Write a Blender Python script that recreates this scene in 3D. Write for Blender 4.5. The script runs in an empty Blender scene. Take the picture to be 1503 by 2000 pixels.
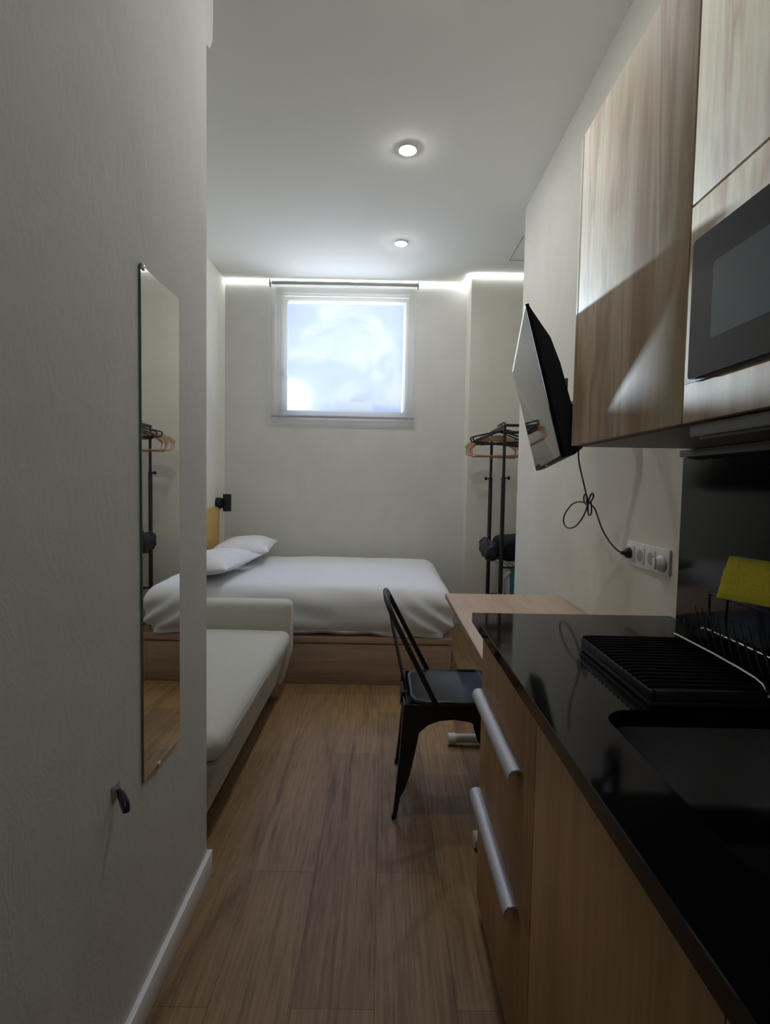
import bpy, bmesh, math, random
from mathutils import Vector, Matrix, noise
random.seed(7)
S = bpy.context.scene
C = S.collection
PI = math.pi

# ------------------------------------------------------------------ camera
F_PX = 1041.38
cam_d = bpy.data.cameras.new('camera')
cam = bpy.data.objects.new('camera', cam_d); C.objects.link(cam); S.camera = cam
cam_d.sensor_fit = 'VERTICAL'; cam_d.sensor_height = 36.0
cam_d.lens = 36.0 * F_PX / 2000.0
cam_d.clip_start = 0.02; cam_d.clip_end = 500
yaw, pitch, roll = -0.0044, -0.0533, 0.0176
fw = Vector((-math.sin(yaw)*math.cos(pitch), math.cos(yaw)*math.cos(pitch), math.sin(pitch)))
rt = Vector((math.cos(yaw), math.sin(yaw), 0)); up = rt.cross(fw)
rr = rt*math.cos(roll) + up*math.sin(roll)
uu = up*math.cos(roll) - rt*math.sin(roll)
cam.matrix_world = Matrix(((rr.x, uu.x, -fw.x, 0), (rr.y, uu.y, -fw.y, 0), (rr.z, uu.z, -fw.z, 1.298), (0, 0, 0, 1)))

# ------------------------------------------------------------------ view
S.view_settings.view_transform = 'Standard'
S.view_settings.look = 'None'
S.view_settings.gamma = 1.0
S.view_settings.exposure = 0.2
S.view_settings.use_curve_mapping = False
S.cycles.max_bounces = 10
S.cycles.diffuse_bounces = 5
S.cycles.transparent_max_bounces = 12
S.cycles.sample_clamp_indirect = 4.0
S.cycles.caustics_reflective = False
S.cycles.caustics_refractive = False

SUN_AZ, SUN_EL = math.radians(10.0), math.radians(6.8)
sun_dir = Vector((-math.sin(SUN_AZ)*math.cos(SUN_EL), math.cos(SUN_AZ)*math.cos(SUN_EL), math.sin(SUN_EL)))
SUN_STRENGTH = 10.0
SKY_STRENGTH = 0.60
DOWNLIGHT = 300.0
LED = 26.0

# ------------------------------------------------------------------ world: pale sky with clouds, glow round the low sun
W = bpy.data.worlds.new('sky'); S.world = W; W.use_nodes = True
nt = W.node_tree; nt.nodes.clear()
def N(t, typ, **kw):
    n = t.nodes.new(typ)
    for k, v in kw.items(): setattr(n, k, v)
    return n
wo = N(nt, 'ShaderNodeOutputWorld'); bg = N(nt, 'ShaderNodeBackground')
tc = N(nt, 'ShaderNodeTexCoord')
mp = N(nt, 'ShaderNodeMapping'); mp.inputs['Scale'].default_value = (6, 6, 9); mp.inputs['Location'].default_value = (.6, .2, .35)
no = N(nt, 'ShaderNodeTexNoise'); no.inputs['Scale'].default_value = 1.6; no.inputs['Detail'].default_value = 6; no.inputs['Roughness'].default_value = .55
no.inputs['Distortion'].default_value = .5
cr = N(nt, 'ShaderNodeValToRGB')
cr.color_ramp.elements[0].position = .42; cr.color_ramp.elements[0].color = (.20, .38, .95, 1)
cr.color_ramp.elements[1].position = .56; cr.color_ramp.elements[1].color = (.78, .84, 1.0, 1)
dt = N(nt, 'ShaderNodeVectorMath', operation='DOT_PRODUCT'); dt.inputs[1].default_value = sun_dir
nrm = N(nt, 'ShaderNodeVectorMath', operation='NORMALIZE')
mx = N(nt, 'ShaderNodeMath', operation='MAXIMUM'); mx.inputs[1].default_value = 0.0
pw = N(nt, 'ShaderNodeMath', operation='POWER'); pw.inputs[1].default_value = 500.0
ml = N(nt, 'ShaderNodeMath', operation='MULTIPLY'); ml.inputs[1].default_value = 1.3
add = N(nt, 'ShaderNodeMixRGB', blend_type='ADD'); add.inputs[0].default_value = 1.0
L = nt.links.new
L(tc.outputs['Generated'], nrm.inputs[0]); L(nrm.outputs[0], dt.inputs[0]); L(nrm.outputs[0], mp.inputs[0])
L(mp.outputs[0], no.inputs['Vector']); L(no.outputs[0], cr.inputs[0])
L(dt.outputs['Value'], mx.inputs[0]); L(mx.outputs[0], pw.inputs[0]); L(pw.outputs[0], ml.inputs[0])
L(cr.outputs[0], add.inputs[1]); L(ml.outputs[0], add.inputs[2])
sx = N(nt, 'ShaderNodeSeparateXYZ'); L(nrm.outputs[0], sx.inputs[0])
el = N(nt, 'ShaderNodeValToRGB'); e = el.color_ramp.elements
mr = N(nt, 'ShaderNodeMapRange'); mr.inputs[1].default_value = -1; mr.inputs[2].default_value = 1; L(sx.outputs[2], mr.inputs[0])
GROUND_BOOST = 2.3  # unseen lower half of the world, brightened to light the ceiling
e[0].position = 0.0; e[0].color = (1.0*GROUND_BOOST, .89*GROUND_BOOST, .68*GROUND_BOOST, 1); e[1].position = 1.0; e[1].color = (.80, 1.0, 1.4, 1)  # high sky out of view also brightened, to light the bed
for p_, c_ in ((.485, (1.0*GROUND_BOOST, .89*GROUND_BOOST, .68*GROUND_BOOST)), (.505, (.13, .13, .13)), (.70, (.13, .13, .13)), (.80, (1.03, 1.24, 1.7))):
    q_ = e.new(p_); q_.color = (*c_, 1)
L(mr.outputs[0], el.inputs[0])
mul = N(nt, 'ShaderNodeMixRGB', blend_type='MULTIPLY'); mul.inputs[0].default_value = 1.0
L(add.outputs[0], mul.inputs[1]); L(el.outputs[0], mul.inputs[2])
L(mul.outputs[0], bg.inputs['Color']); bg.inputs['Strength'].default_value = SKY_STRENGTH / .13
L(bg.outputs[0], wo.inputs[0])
W.cycles.sampling_method = 'MANUAL'; W.cycles.sample_map_resolution = 512

sd = bpy.data.lights.new('sun', 'SUN'); sd.energy = SUN_STRENGTH; sd.angle = math.radians(1.2); sd.color = (.76, .90, 1.0)
so = bpy.data.objects.new('sun', sd); C.objects.link(so)
so.rotation_euler = sun_dir.to_track_quat('Z', 'Y').to_euler(); so.location = (-3, 12, 4)

pd = bpy.data.lights.new('window_daylight_portal', 'AREA'); pd.shape = 'RECTANGLE'; pd.size = 1.3; pd.size_y = 1.2
pd.cycles.is_portal = True
po = bpy.data.objects.new('window_daylight_portal', pd); C.objects.link(po)
po.location = (-.37, 5.16, 2.45); po.rotation_euler = (-PI/2, 0, 0)

# ------------------------------------------------------------------ materials
def mat(name, col, rough=.5, metal=0, coat=0, coat_rough=.1, spec=.5, emit=None, estr=0, sheen=0):
    m = bpy.data.materials.new(name); m.use_nodes = True
    b = m.node_tree.nodes['Principled BSDF']
    b.inputs['Base Color'].default_value = (*col, 1); b.inputs['Roughness'].default_value = rough
    b.inputs['Metallic'].default_value = metal; b.inputs['Coat Weight'].default_value = coat
    b.inputs['Coat Roughness'].default_value = coat_rough; b.inputs['Specular IOR Level'].default_value = spec
    b.inputs['Sheen Weight'].default_value = sheen
    if emit: b.inputs['Emission Color'].default_value = (*emit, 1); b.inputs['Emission Strength'].default_value = estr
    return m
def coords(t, scale, rot=(0, 0, 0), kind='Object'):
    a = N(t, 'ShaderNodeTexCoord'); p = N(t, 'ShaderNodeMapping')
    p.inputs['Scale'].default_value = scale; p.inputs['Rotation'].default_value = rot
    t.links.new(a.outputs[kind], p.inputs[0]); return p.outputs[0]
def noise_n(t, vec, scale, detail=4, rough=.5, dist=0):
    n = N(t, 'ShaderNodeTexNoise'); n.inputs['Scale'].default_value = scale; n.inputs['Detail'].default_value = detail
    n.inputs['Roughness'].default_value = rough; n.inputs['Distortion'].default_value = dist
    t.links.new(vec, n.inputs['Vector']); return n.outputs[0]
def ramp(t, fac, stops):
    r = N(t, 'ShaderNodeValToRGB'); e = r.color_ramp.elements
    while len(e) < len(stops): e.new(.5)
    for k, (p, c) in enumerate(stops): e[k].position = p; e[k].color = (*c, 1)
    t.links.new(fac, r.inputs[0]); return r.outputs[0]
def mixc(t, a, b, fac, mode='MULTIPLY'):
    m = N(t, 'ShaderNodeMixRGB', blend_type=mode); 
    if isinstance(fac, float): m.inputs[0].default_value = fac
    else: t.links.new(fac, m.inputs[0])
    t.links.new(a, m.inputs[1]); t.links.new(b, m.inputs[2]); return m.outputs[0]
def bump(t, b, h, strength, dist=.002):
    n = N(t, 'ShaderNodeBump'); n.inputs['Strength'].default_value = strength; n.inputs['Distance'].default_value = dist
    t.links.new(h, n.inputs['Height']); t.links.new(n.outputs[0], b.inputs['Normal'])

def plaster(name, c1, c2, bump_s=.2, scale=3.0):
    m = mat(name, c1, .75, spec=.3); t = m.node_tree; b = t.nodes['Principled BSDF']
    v = coords(t, (1, 1, 1))
    a = noise_n(t, v, scale, 6, .6, .8)
    t.links.new(ramp(t, a, [(.3, c1), (.7, c2)]), b.inputs['Base Color'])
    v2 = coords(t, (1, 1, .6), (0.2, .3, .5))
    h = noise_n(t, v2, 13, 9, .72, .5)
    h2 = ramp(t, h, [(.42, (0, 0, 0)), (.62, (1, 1, 1))])
    bump(t, b, h2, bump_s, .0018)
    return m
def wood(name, stops, axis='z', band=5.0, fine=60.0, rough=.45, coat=0., coat_rough=.2, grain=.35, spec=.5):
    m = mat(name, stops[0][1], rough, coat=coat, coat_rough=coat_rough, spec=spec); t = m.node_tree; b = t.nodes['Principled BSDF']
    k = {'x': 0, 'y': 1, 'z': 2}[axis]
    sc = [1, 1, 1]; sc[k] = .17
    a = noise_n(t, coords(t, sc), band, 3, .55, .6)
    base = ramp(t, a, stops)
    sc2 = [1, 1, 1]; sc2[k] = .03
    g = noise_n(t, coords(t, sc2), fine, 5, .7, .2)
    gr = ramp(t, g, [(.30, (1-grain,)*3), (.60, (1, 1, 1))])
    t.links.new(mixc(t, base, gr, 1.0), b.inputs['Base Color'])
    bump(t, b, g, .12, .0006)
    return m

M_wall = plaster('plaster_cream', (.68, .655, .575), (.745, .72, .645))
M_wall_b = plaster('plaster_back', (.61, .60, .56), (.66, .65, .61))
M_wall_n = plaster('plaster_grey', (.64, .64, .62), (.71, .71, .69), .34)
M_ceil = mat('ceiling_paint', (.89, .885, .83), .85, spec=.2)
M_white = mat('white_paint', (.80, .80, .79), .45)
M_frame = mat('window_frame_white', (.62, .59, .54), .4)
oak = [(.34, (.42, .295, .20)), (.43, (.54, .42, .29)), (.50, (.58, .49, .35)), (.57, (.43, .305, .215)), (.64, (.55, .44, .30))]
M_oak = wood('pale_oak_laminate', oak, 'z', 6.5, 75, .56, grain=.15, spec=.13)
oak_shaded = [(.32, (.37, .215, .105)), (.5, (.44, .265, .135)), (.66, (.33, .19, .09))]  # same oak as the wall cabinets, with their weaker light put into the colour
M_oak_shaded = wood('shaded_oak_laminate', oak_shaded, 'z', 4.5, 80, .5, grain=.22, spec=.25)
M_bedw = wood('bed_oak', [(.3, (.36, .24, .165)), (.5, (.45, .31, .22)), (.68, (.33, .215, .145))], 'x', 7, 55, .5, grain=.25)
M_desk = wood('desk_oak', [(.3, (.50, .35, .235)), (.5, (.58, .42, .295)), (.68, (.46, .32, .21))], 'y', 7, 70, .4, grain=.2)
M_edge = mat('cut_board_edge', (.30, .20, .12), .6)
M_dark_gap = mat('dark_gap', (.03, .022, .018), .8)

# plank floor
M_floor = mat('oak_plank_floor', (.3, .2, .12), .5, spec=.3)
t = M_floor.node_tree; b = t.nodes['Principled BSDF']
v = coords(t, (1, 1, 1), (0, 0, PI/2))
br = N(t, 'ShaderNodeTexBrick'); br.offset = .37; br.inputs['Scale'].default_value = 1.0
br.inputs['Brick Width'].default_value = 1.25; br.inputs['Row Height'].default_value = .205; br.inputs['Mortar Size'].default_value = .0011
br.inputs['Mortar Smooth'].default_value = .3
br.inputs['Color1'].default_value = (.76, .75, .74, 1); br.inputs['Color2'].default_value = (1, 1, 1, 1); br.inputs['Mortar'].default_value = (.45, .42, .40, 1)
t.links.new(v, br.inputs['Vector'])
a = noise_n(t, coords(t, (1, .16, 1)), 5.5, 4, .6, .9)
base = ramp(t, a, [(.30, (.145, .082, .036)), (.42, (.275, .165, .078)), (.56, (.335, .208, .100)), (.70, (.255, .152, .072))])
g = noise_n(t, coords(t, (1, .035, 1)), 85, 6, .72, .25)
gr = ramp(t, g, [(.32, (.62, .60, .58)), (.58, (1.05, 1.05, 1.05))])
t.links.new(mixc(t, mixc(t, base, gr, 1.0), br.outputs[0], 1.0), b.inputs['Base Color'])
bump(t, b, g, .15, .0008)
t.links.new(ramp(t, g, [(.3, (.60,)*3), (.7, (.46,)*3)]), b.inputs['Roughness'])

def fabric(name, c1, c2, scale=450, bs=.35, rough=.9, sheen=.2):
    m = mat(name, c1, rough, spec=.2, sheen=sheen); t = m.node_tree; b = t.nodes['Principled BSDF']
    a = noise_n(t, coords(t, (1, 1, 1)), scale, 2, .6)
    t.links.new(ramp(t, a, [(.35, c1), (.65, c2)]), b.inputs['Base Color']); bump(t, b, a, bs, .0008)
    return m
M_sheet = fabric('white_cotton', (.74, .745, .775), (.78, .785, .815), 260, .12)
M_pillow = fabric('pillow_cotton', (.74, .74, .76), (.78, .78, .80), 260, .12)
M_sofa = fabric('sofa_linen', (.47, .46, .40), (.58, .57, .505), 380, .6)
M_blackcloth = fabric('black_cloth', (.007, .008, .010), (.016, .017, .022), 90, .5, sheen=0)
M_yellow = fabric('yellow_cloth', (.55, .46, .015), (.72, .62, .03), 240, .6)
M_blackmetal = mat('black_painted_metal', (.012, .012, .013), .38, spec=.5)
M_chair = mat('black_chair_metal', (.012, .013, .0125), .45, spec=.38)
M_blackpl = mat('black_plastic', (.014, .014, .018), .5, spec=.3)
M_bezel = mat('matt_black_bezel', (.010, .010, .013), .65, spec=.12)
M_alu = mat('brushed_aluminium', (.50, .50, .55), .55, metal=.45)
M_chrome = mat('chrome', (.7, .7, .7), .2, metal=1)
M_steel = mat('stainless_steel', (.30, .30, .30), .27, metal=1)
M_granite = mat('black_polished_granite', (.004, .004, .005), .07, spec=.22)
M_splash = mat('black_glossy_panel', (.004, .004, .005), .15, spec=.10)
M_glossbl = mat('black_glass', (.004, .004, .005), .04, spec=.6)
M_mwave = mat('microwave_glass', (.010, .011, .011), .09, spec=.35)
M_mwin = mat('microwave_window', (.045, .048, .05), .14, spec=.4)
M_whitepl = mat('white_plastic', (.72, .72, .71), .32)
M_socket = mat('grey_socket_face', (.34, .34, .35), .4)
M_hangwood = wood('hanger_wood', [(.3, (.42, .235, .14)), (.6, (.53, .32, .20))], 'x', 9, 60, .4, grain=.2)
M_headb = mat('tan_leatherette', (.56, .36, .13), .6)
M_ring = mat('lamp_ring', (.8, .8, .84), .35)
M_lit = mat('lit_diffuser', (1, 1, 1), .5, emit=(1, .985, .975), estr=DOWNLIGHT)
M_led = mat('led_diffuser', (1, 1, 1), .5, emit=(.92, .97, 1.0), estr=LED)
M_under = mat('grey_board', (.16, .155, .15), .5)
M_hood = mat('dark_hood_metal', (.035, .035, .036), .35, metal=.3)
M_teal = mat('teal_plastic', (.03, .16, .22), .3)
M_cream = mat('cream_tube', (.66, .62, .55), .4)
M_hook = mat('dark_purple_plastic', (.030, .022, .045), .12, spec=.7)
M_mirror = mat('mirror_silver', (.86, .88, .86), .015, metal=1)
M_mirredge = mat('mirror_glass_edge', (.10, .18, .16), .15)
M_bldg = mat('pale_building_render', (.10, .092, .085), .8)
M_ground = mat('far_ground', (.3, .3, .28), .9)

# glass and blind
M_glass = bpy.data.materials.new('clear_glass'); M_glass.use_nodes = True
t = M_glass.node_tree; t.nodes.clear()
o_ = N(t, 'ShaderNodeOutputMaterial'); mi = N(t, 'ShaderNodeMixShader'); tr = N(t, 'ShaderNodeBsdfTransparent'); gl = N(t, 'ShaderNodeBsdfGlossy')
fr = N(t, 'ShaderNodeFresnel'); fr.inputs[0].default_value = 1.08; gl.inputs['Roughness'].default_value = .02
tr.inputs[0].default_value = (.97, .985, 1, 1)
t.links.new(fr.outputs[0], mi.inputs[0]); t.links.new(tr.outputs[0], mi.inputs[1]); t.links.new(gl.outputs[0], mi.inputs[2]); t.links.new(mi.outputs[0], o_.inputs[0])
M_blind = bpy.data.materials.new('sheer_screen_fabric'); M_blind.use_nodes = True
t = M_blind.node_tree; t.nodes.clear()
o_ = N(t, 'ShaderNodeOutputMaterial'); mi = N(t, 'ShaderNodeMixShader'); tr = N(t, 'ShaderNodeBsdfTransparent')
mi2 = N(t, 'ShaderNodeMixShader'); di = N(t, 'ShaderNodeBsdfDiffuse'); tl = N(t, 'ShaderNodeBsdfTranslucent')
di.inputs[0].default_value = (.80, .79, .74, 1); tl.inputs[0].default_value = (.52, .52, .49, 1)
mi.inputs[0].default_value = .46; mi2.inputs[0].default_value = .42
t.links.new(tr.outputs[0], mi.inputs[1]); t.links.new(mi2.outputs[0], mi.inputs[2]); t.links.new(di.outputs[0], mi2.inputs[1]); t.links.new(tl.outputs[0], mi2.inputs[2]); t.links.new(mi.outputs[0], o_.inputs[0])

# ------------------------------------------------------------------ mesh helpers
class MB:
    def __init__(s): s.bm = bmesh.new()
    def box(s, x0, x1, y0, y1, z0, z1, bev=0, seg=2, rot=None, piv=None):
        t = bmesh.new(); bmesh.ops.create_cube(t, size=1)
        for v in t.verts: v.co = Vector(((x0+x1)/2 + v.co.x*(x1-x0), (y0+y1)/2 + v.co.y*(y1-y0), (z0+z1)/2 + v.co.z*(z1-z0)))
        if bev: bmesh.ops.bevel(t, geom=t.edges[:], offset=bev, segments=seg, profile=.5, affect='EDGES')
        if rot is not None: bmesh.ops.rotate(t, verts=t.verts, cent=piv or Vector(((x0+x1)/2, (y0+y1)/2, (z0+z1)/2)), matrix=rot)
        s.merge(t); return s
    def merge(s, t):
        t.verts.index_update(); m = [s.bm.verts.new(v.co) for v in t.verts]
        for f in t.faces:
            try: s.bm.faces.new([m[v.index] for v in f.verts])
            except ValueError: pass
        t.free()
    def tube(s, pts, r, n=10, closed=False, smooth=0, flat=1.0):
        P = [Vector(p) for p in pts]
        R = r if isinstance(r, (list, tuple)) else [r]*len(P)
        R = list(R)
        for _ in range(smooth):
            Q, RR = [], []
            m = len(P)
            for i in range(m if closed else m-1):
                p0 = P[(i-1) % m] if closed or i > 0 else P[0]; p1 = P[i]; p2 = P[(i+1) % m]; p3 = P[(i+2) % m] if closed or i+2 < m else P[-1]
                Q += [p1, (-p0 + 9*p1 + 9*p2 - p3)/16]; RR += [R[i], (R[i]+R[(i+1) % m])/2]
            if not closed: Q.append(P[-1]); RR.append(R[-1])
            P, R = Q, RR
        m = len(P); rings = []
        T = []
        for i in range(m):
            a = P[(i-1) % m] if closed or i > 0 else P[i]; c = P[(i+1) % m] if closed or i < m-1 else P[i]
            d = (c-a); T.append(d.normalized() if d.length > 1e-9 else Vector((0, 0, 1)))
        nrm = T[0].orthogonal().normalized()
        for i in range(m):
            nrm = (nrm - T[i]*nrm.dot(T[i]))
            nrm = nrm.normalized() if nrm.length > 1e-6 else T[i].orthogonal().normalized()
            bn = T[i].cross(nrm)
            rings.append([s.bm.verts.new(P[i] + (nrm*math.cos(2*PI*k/n) + bn*math.sin(2*PI*k/n)*flat)*R[i]) for k in range(n)])
        for i in range(m if closed else m-1):
            A, B = rings[i], rings[(i+1) % m]
            for k in range(n): s.bm.faces.new((A[k], A[(k+1) % n], B[(k+1) % n], B[k]))
        if not closed: s.bm.faces.new(rings[0][::-1]); s.bm.faces.new(rings[-1])
        return s
    def prism(s, poly, a, b, f):
        """poly: 2-D outline, f(u, v, w) -> point, extruded for w from a to b"""
        A = [s.bm.verts.new(f(u, v, a)) for u, v in poly]; B = [s.bm.verts.new(f(u, v, b)) for u, v in poly]
        n = len(poly)
        for k in range(n): s.bm.faces.new((A[k], A[(k+1) % n], B[(k+1) % n], B[k]))
        s.bm.faces.new(A[::-1]); s.bm.faces.new(B); return s
    def lathe(s, prof, cen, axis='z', n=32, caps=True):
        cen = Vector(cen); rings = []
        for r, h in prof:
            R = []
            for k in range(n):
                c, q = math.cos(2*PI*k/n)*r, math.sin(2*PI*k/n)*r
                R.append(s.bm.verts.new(cen + (Vector((c, q, h)) if axis == 'z' else Vector((h, c, q)) if axis == 'x' else Vector((c, h, q)))))
            rings.append(R)
        for A, B in zip(rings, rings[1:]):
            for k in range(n): s.bm.faces.new((A[k], A[(k+1) % n], B[(k+1) % n], B[k]))
        if caps: s.bm.faces.new(rings[0][::-1]); s.bm.faces.new(rings[-1])
        return s
    def soft(s, x0, x1, y0, y1, z0, z1, r, n=28, fn=None, dens=None):
        r = Vector(r if isinstance(r, (tuple, list)) else (r, r, r)); h = Vector(((x1-x0)/2, (y1-y0)/2, (z1-z0)/2)); c = Vector(((x0+x1)/2, (y0+y1)/2, (z0+z1)/2))
        t = bmesh.new(); bmesh.ops.create_cube(t, size=2); bmesh.ops.subdivide_edges(t, edges=t.edges[:], cuts=n, use_grid_fill=True)
        for v in t.verts:
            q = Vector((math.copysign(abs(math.sin(v.co[i]*PI/2))**.9, v.co[i])*h[i] for i in range(3)))
            cl = Vector((max(-h[i]+r[i], min(h[i]-r[i], q[i])) for i in range(3)))
            e = Vector(((q[i]-cl[i])/r[i] for i in range(3)))
            if e.length > 1e-6: e.normalize()
            p = c + cl + Vector((e[i]*r[i] for i in range(3)))
            v.co = fn(p) if fn else p
        bmesh.ops.recalc_face_normals(t, faces=t.faces[:]); s.merge(t); return s
    def done(s, name, m, parent=None, angle=35, label=None, cat=None, group=None, kind=None, recalc=True, sub=0):
        if recalc: bmesh.ops.recalc_face_normals(s.bm, faces=s.bm.faces[:])
        me = bpy.data.meshes.new(name); s.bm.to_mesh(me); s.bm.free()
        me.materials.append(m)
        for p in me.polygons: p.use_smooth = True
        me.set_sharp_from_angle(angle=math.radians(angle))
        o = bpy.data.objects.new(name, me); C.objects.link(o)
        if parent is not None:
            me.transform(Matrix.Translation(-base(parent))); o.parent = parent
        if sub: md = o.modifiers.new('sub', 'SUBSURF'); md.levels = md.render_levels = sub
        tag(o, label, cat, group, kind); return o
def base(o):
    v = Vector((0, 0, 0))
    while o is not None: v = v + o.location; o = o.parent
    return v
def tag(o, label=None, cat=None, group=None, kind=None):
    if label: o['label'] = label
    if cat: o['category'] = cat
    if group: o['group'] = group
    if kind: o['kind'] = kind
def thing(name, loc, label, cat, group=None, kind=None):
    o = bpy.data.objects.new(name, None); C.objects.link(o); o.location = loc; o.empty_display_size = .05
    tag(o, label, cat, group, kind); return o
def copy_tree(o, parent=None):
    c = o.copy(); C.objects.link(c); c.parent = parent
    for ch in list(o.children): copy_tree(ch, c)
    return c
def B(name, m, x0, x1, y0, y1, z0, z1, bev=0, parent=None, **kw):
    return MB().box(x0, x1, y0, y1, z0, z1, bev).done(name, m, parent, **kw)

# ------------------------------------------------------------------ room shell
CZ = 3.118
XW, XR, XP = -1.4626, .905, -.558
YB, YN, XN = 4.94, 4.7065, .7375
B('floor', M_floor, XW-.2, 2.1, -1.6, YB+.3, -.12, 0, kind='structure', label='brown oak plank floor running down the room', cat='floor')
B('ceiling', M_ceil, XW-.2, 2.1, -1.6, YB+.3, CZ, CZ+.15, kind='structure', label='plain off-white ceiling', cat='ceiling')
B('wall_left', M_wall, XW-.2, XW, 1.6, YB+.3, 0, CZ, kind='structure', label='cream plaster wall behind the headboard', cat='wall')
B('wall_near_left', M_wall_n, XW-.2, XP, -1.6, 1.69, 0, CZ, kind='structure', label='grey plaster partition wall carrying the mirror', cat='wall')
B('wall_right', M_wall, XR, 2.1, -1.6, 3.6, 0, CZ, kind='structure', label='cream plaster wall behind the television and kitchen', cat='wall')
B('wall_far_right', M_wall, XN, 2.1, YN, YB+.3, 0, CZ, kind='structure', label='projecting cream wall behind the clothes rack', cat='wall')
B('wall_niche', M_wall, 1.9, 2.1, 3.6, YN, 0, CZ, kind='structure', label='end wall of the niche with the clothes rack', cat='wall')
B('wall_behind', M_wall_n, XP, XR, -1.6, -1.4, 0, CZ, kind='structure', label='wall behind the viewer', cat='wall')
OX0, OX1, OZ0, OZ1 = -1.005, .262, 1.872, 3.06
wb = MB()
wb.box(XW, OX0, YB, YB+.3, 0, CZ); wb.box(OX1, XN, YB, YB+.3, 0, CZ); wb.box(OX0, OX1, YB, YB+.3, 0, OZ0); wb.box(OX0, OX1, YB, YB+.3, OZ1, CZ)
wb.done('wall_back', M_wall_b, kind='structure', label='back wall with the window', cat='wall')
# baseboards
B('baseboard_left', M_white, XP, XP+.015, -1.3, 1.705, .0005, .08, .002, kind='structure', label='white baseboard along the grey partition', cat='baseboard')
B('baseboard_left_end', M_white, XP-.10, XP, 1.69, 1.705, .0005, .08, .002, kind='structure', label='return of the white baseboard at the partition end', cat='baseboard')
B('baseboard_right', M_white, XR-.014, XR, 1.66, 3.6, .0005, .08, .002, kind='structure', label='white baseboard under the desk', cat='baseboard')

# window
win = thing('window_1', (-.37, 5.03, OZ0), 'white framed square window in the back wall', 'window', kind='structure')
WY0, WY1 = 5.0, 5.07
def frame_mb(x0, x1, z0, z1, y0, y1, w, bev=.004):
    m = MB(); m.box(x0, x0+w, y0, y1, z0, z1, bev); m.box(x1-w, x1, y0, y1, z0, z1, bev)
    m.box(x0+w*.98, x1-w*.98, y0, y1, z0, z0+w, bev); m.box(x0+w*.98, x1-w*.98, y0, y1, z1-w, z1, bev); return m
frame_mb(OX0, OX1, OZ0, OZ1, WY0+.01, WY0+.05, .05).done('frame', M_frame, win)
frame_mb(OX0+.045, OX1-.045, OZ0+.035, OZ1-.06, WY0-.008, WY0+.028, .055, .006).done('sash', M_frame, win)
B('pane', M_glass, OX0+.095, OX1-.095, WY0+.004, WY0+.010, OZ0+.085, OZ1-.11, 0, win)
MB().box(-.945, -.925, WY0-.022, WY0-.008, 2.27, 2.34, .004).tube([(-.935, WY0-.025, 2.325), (-.935, WY0-.05, 2.32), (-.92, WY0-.052, 2.29), (-.893, WY0-.052, 2.235)], [.008, .008, .009, .007], 10, smooth=1).done('handle', mat('grey_handle', (.45, .45, .48), .35, metal=.5), win)

# roller blind
bl = thing('roller_blind', (-.37, 4.845, 3.09), 'sheer white roller blind drawn down over the window', 'blind')
MB().tube([(-1.03, 4.892, 3.083), (.275, 4.892, 3.083)], .0165, 20).done('roller_tube', mat('blind_tube_grey', (.42, .44, .44), .4, metal=.2), bl)
for x in (-1.045, .283):
    MB().box(x-.006, x+.006, 4.865, 4.925, 3.052, 3.104, .003).lathe([(.018, -.008), (.02, 0), (.018, .008)], (x, 4.892, 3.083), 'x', 20).done('bracket', mat('blind_bracket_grey', (.30, .30, .33), .4, metal=.4), bl)
fb = MB(); nx, nz = 24, 24; g = []
for i in range(nx+1):
    g.append([fb.bm.verts.new((-1.026 + 1.296*i/nx, 4.888 + .001*math.sin(i*.9)*(j/nz), 3.08 - 1.182*j/nz)) for j in range(nz+1)])
for i in range(nx):
    for j in range(nz): fb.bm.faces.new((g[i][j], g[i+1][j], g[i+1][j+1], g[i][j+1]))
fb.done('fabric', M_blind, bl)
MB().box(-1.027, .271, 4.881, 4.896, 1.886, 1.904, .004).done('bottom_bar', mat('blind_bar', (.38, .36, .37), .45), bl)
MB().tube([(-1.047, 4.87, 3.09), (-1.047, 4.868, 2.6), (-1.046, 4.868, 2.12)], .0014, 6).done('bead_chain', M_whitepl, bl)

# outside
bo = thing('building', (-3, 70, 0), 'pale flat-roofed building faintly seen low through the blind', 'building')
B('wall', M_bldg, -9.0, 3.8, 70, 78, -20, 10.2, .05, bo); B('roof_parapet', M_bldg, -6.4, -1.6, 70.5, 76, 10.2, 11.9, .05, bo)
B('stair_tower', M_bldg, -4.4, -2.4, 72, 75, 11.9, 12.9, .05, bo)

# ------------------------------------------------------------------ lamps
def downlight(x, y, label):
    o = thing('ceiling_downlight', (x, y, CZ), label, 'light', 'recessed ceiling downlights')
    MB().lathe([(.052, 0), (.052, -.006), (.047, -.009), (.040, -.007), (.039, -.002), (.039, 0)], (x, y, CZ-.0004), 'z', 40, caps=False).done('trim_ring', M_ring, o)
    MB().lathe([(.0388, 0), (.0385, -.009), (.034, -.0125), (.020, -.0145), (.001, -.015)], (x, y, CZ-.0006), 'z', 40).done('diffuser', M_lit, o, label='glowing white diffuser')
    return o
downlight(.102, 3.002, 'round lit ceiling downlight nearest the viewer, the higher one in the picture')
downlight(.104, 4.133, 'round lit ceiling downlight nearer the window')
downlight(.100, 1.871, 'round lit ceiling downlight just above the top of the picture')
def led(x0, x1, y0, y1, label):
    MB().box(x0, x1, y0, y1, CZ-.0100, CZ-.0005, .003, 2).done('led_strip', M_led, label=label, cat='light strip', group='white light strips where ceiling meets the far walls')
led(XW+.002, XN-.014, YB-.0135, YB-.001, 'long glowing white light strip along the top of the window wall')
led(XN-.0135, XN-.001, YN-.012, YB-.016, 'short glowing light strip on the side of the projecting wall')
led(XN+.001, 1.898, YN-.0135, YN-.001, 'glowing light strip above the clothes rack')
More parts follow.
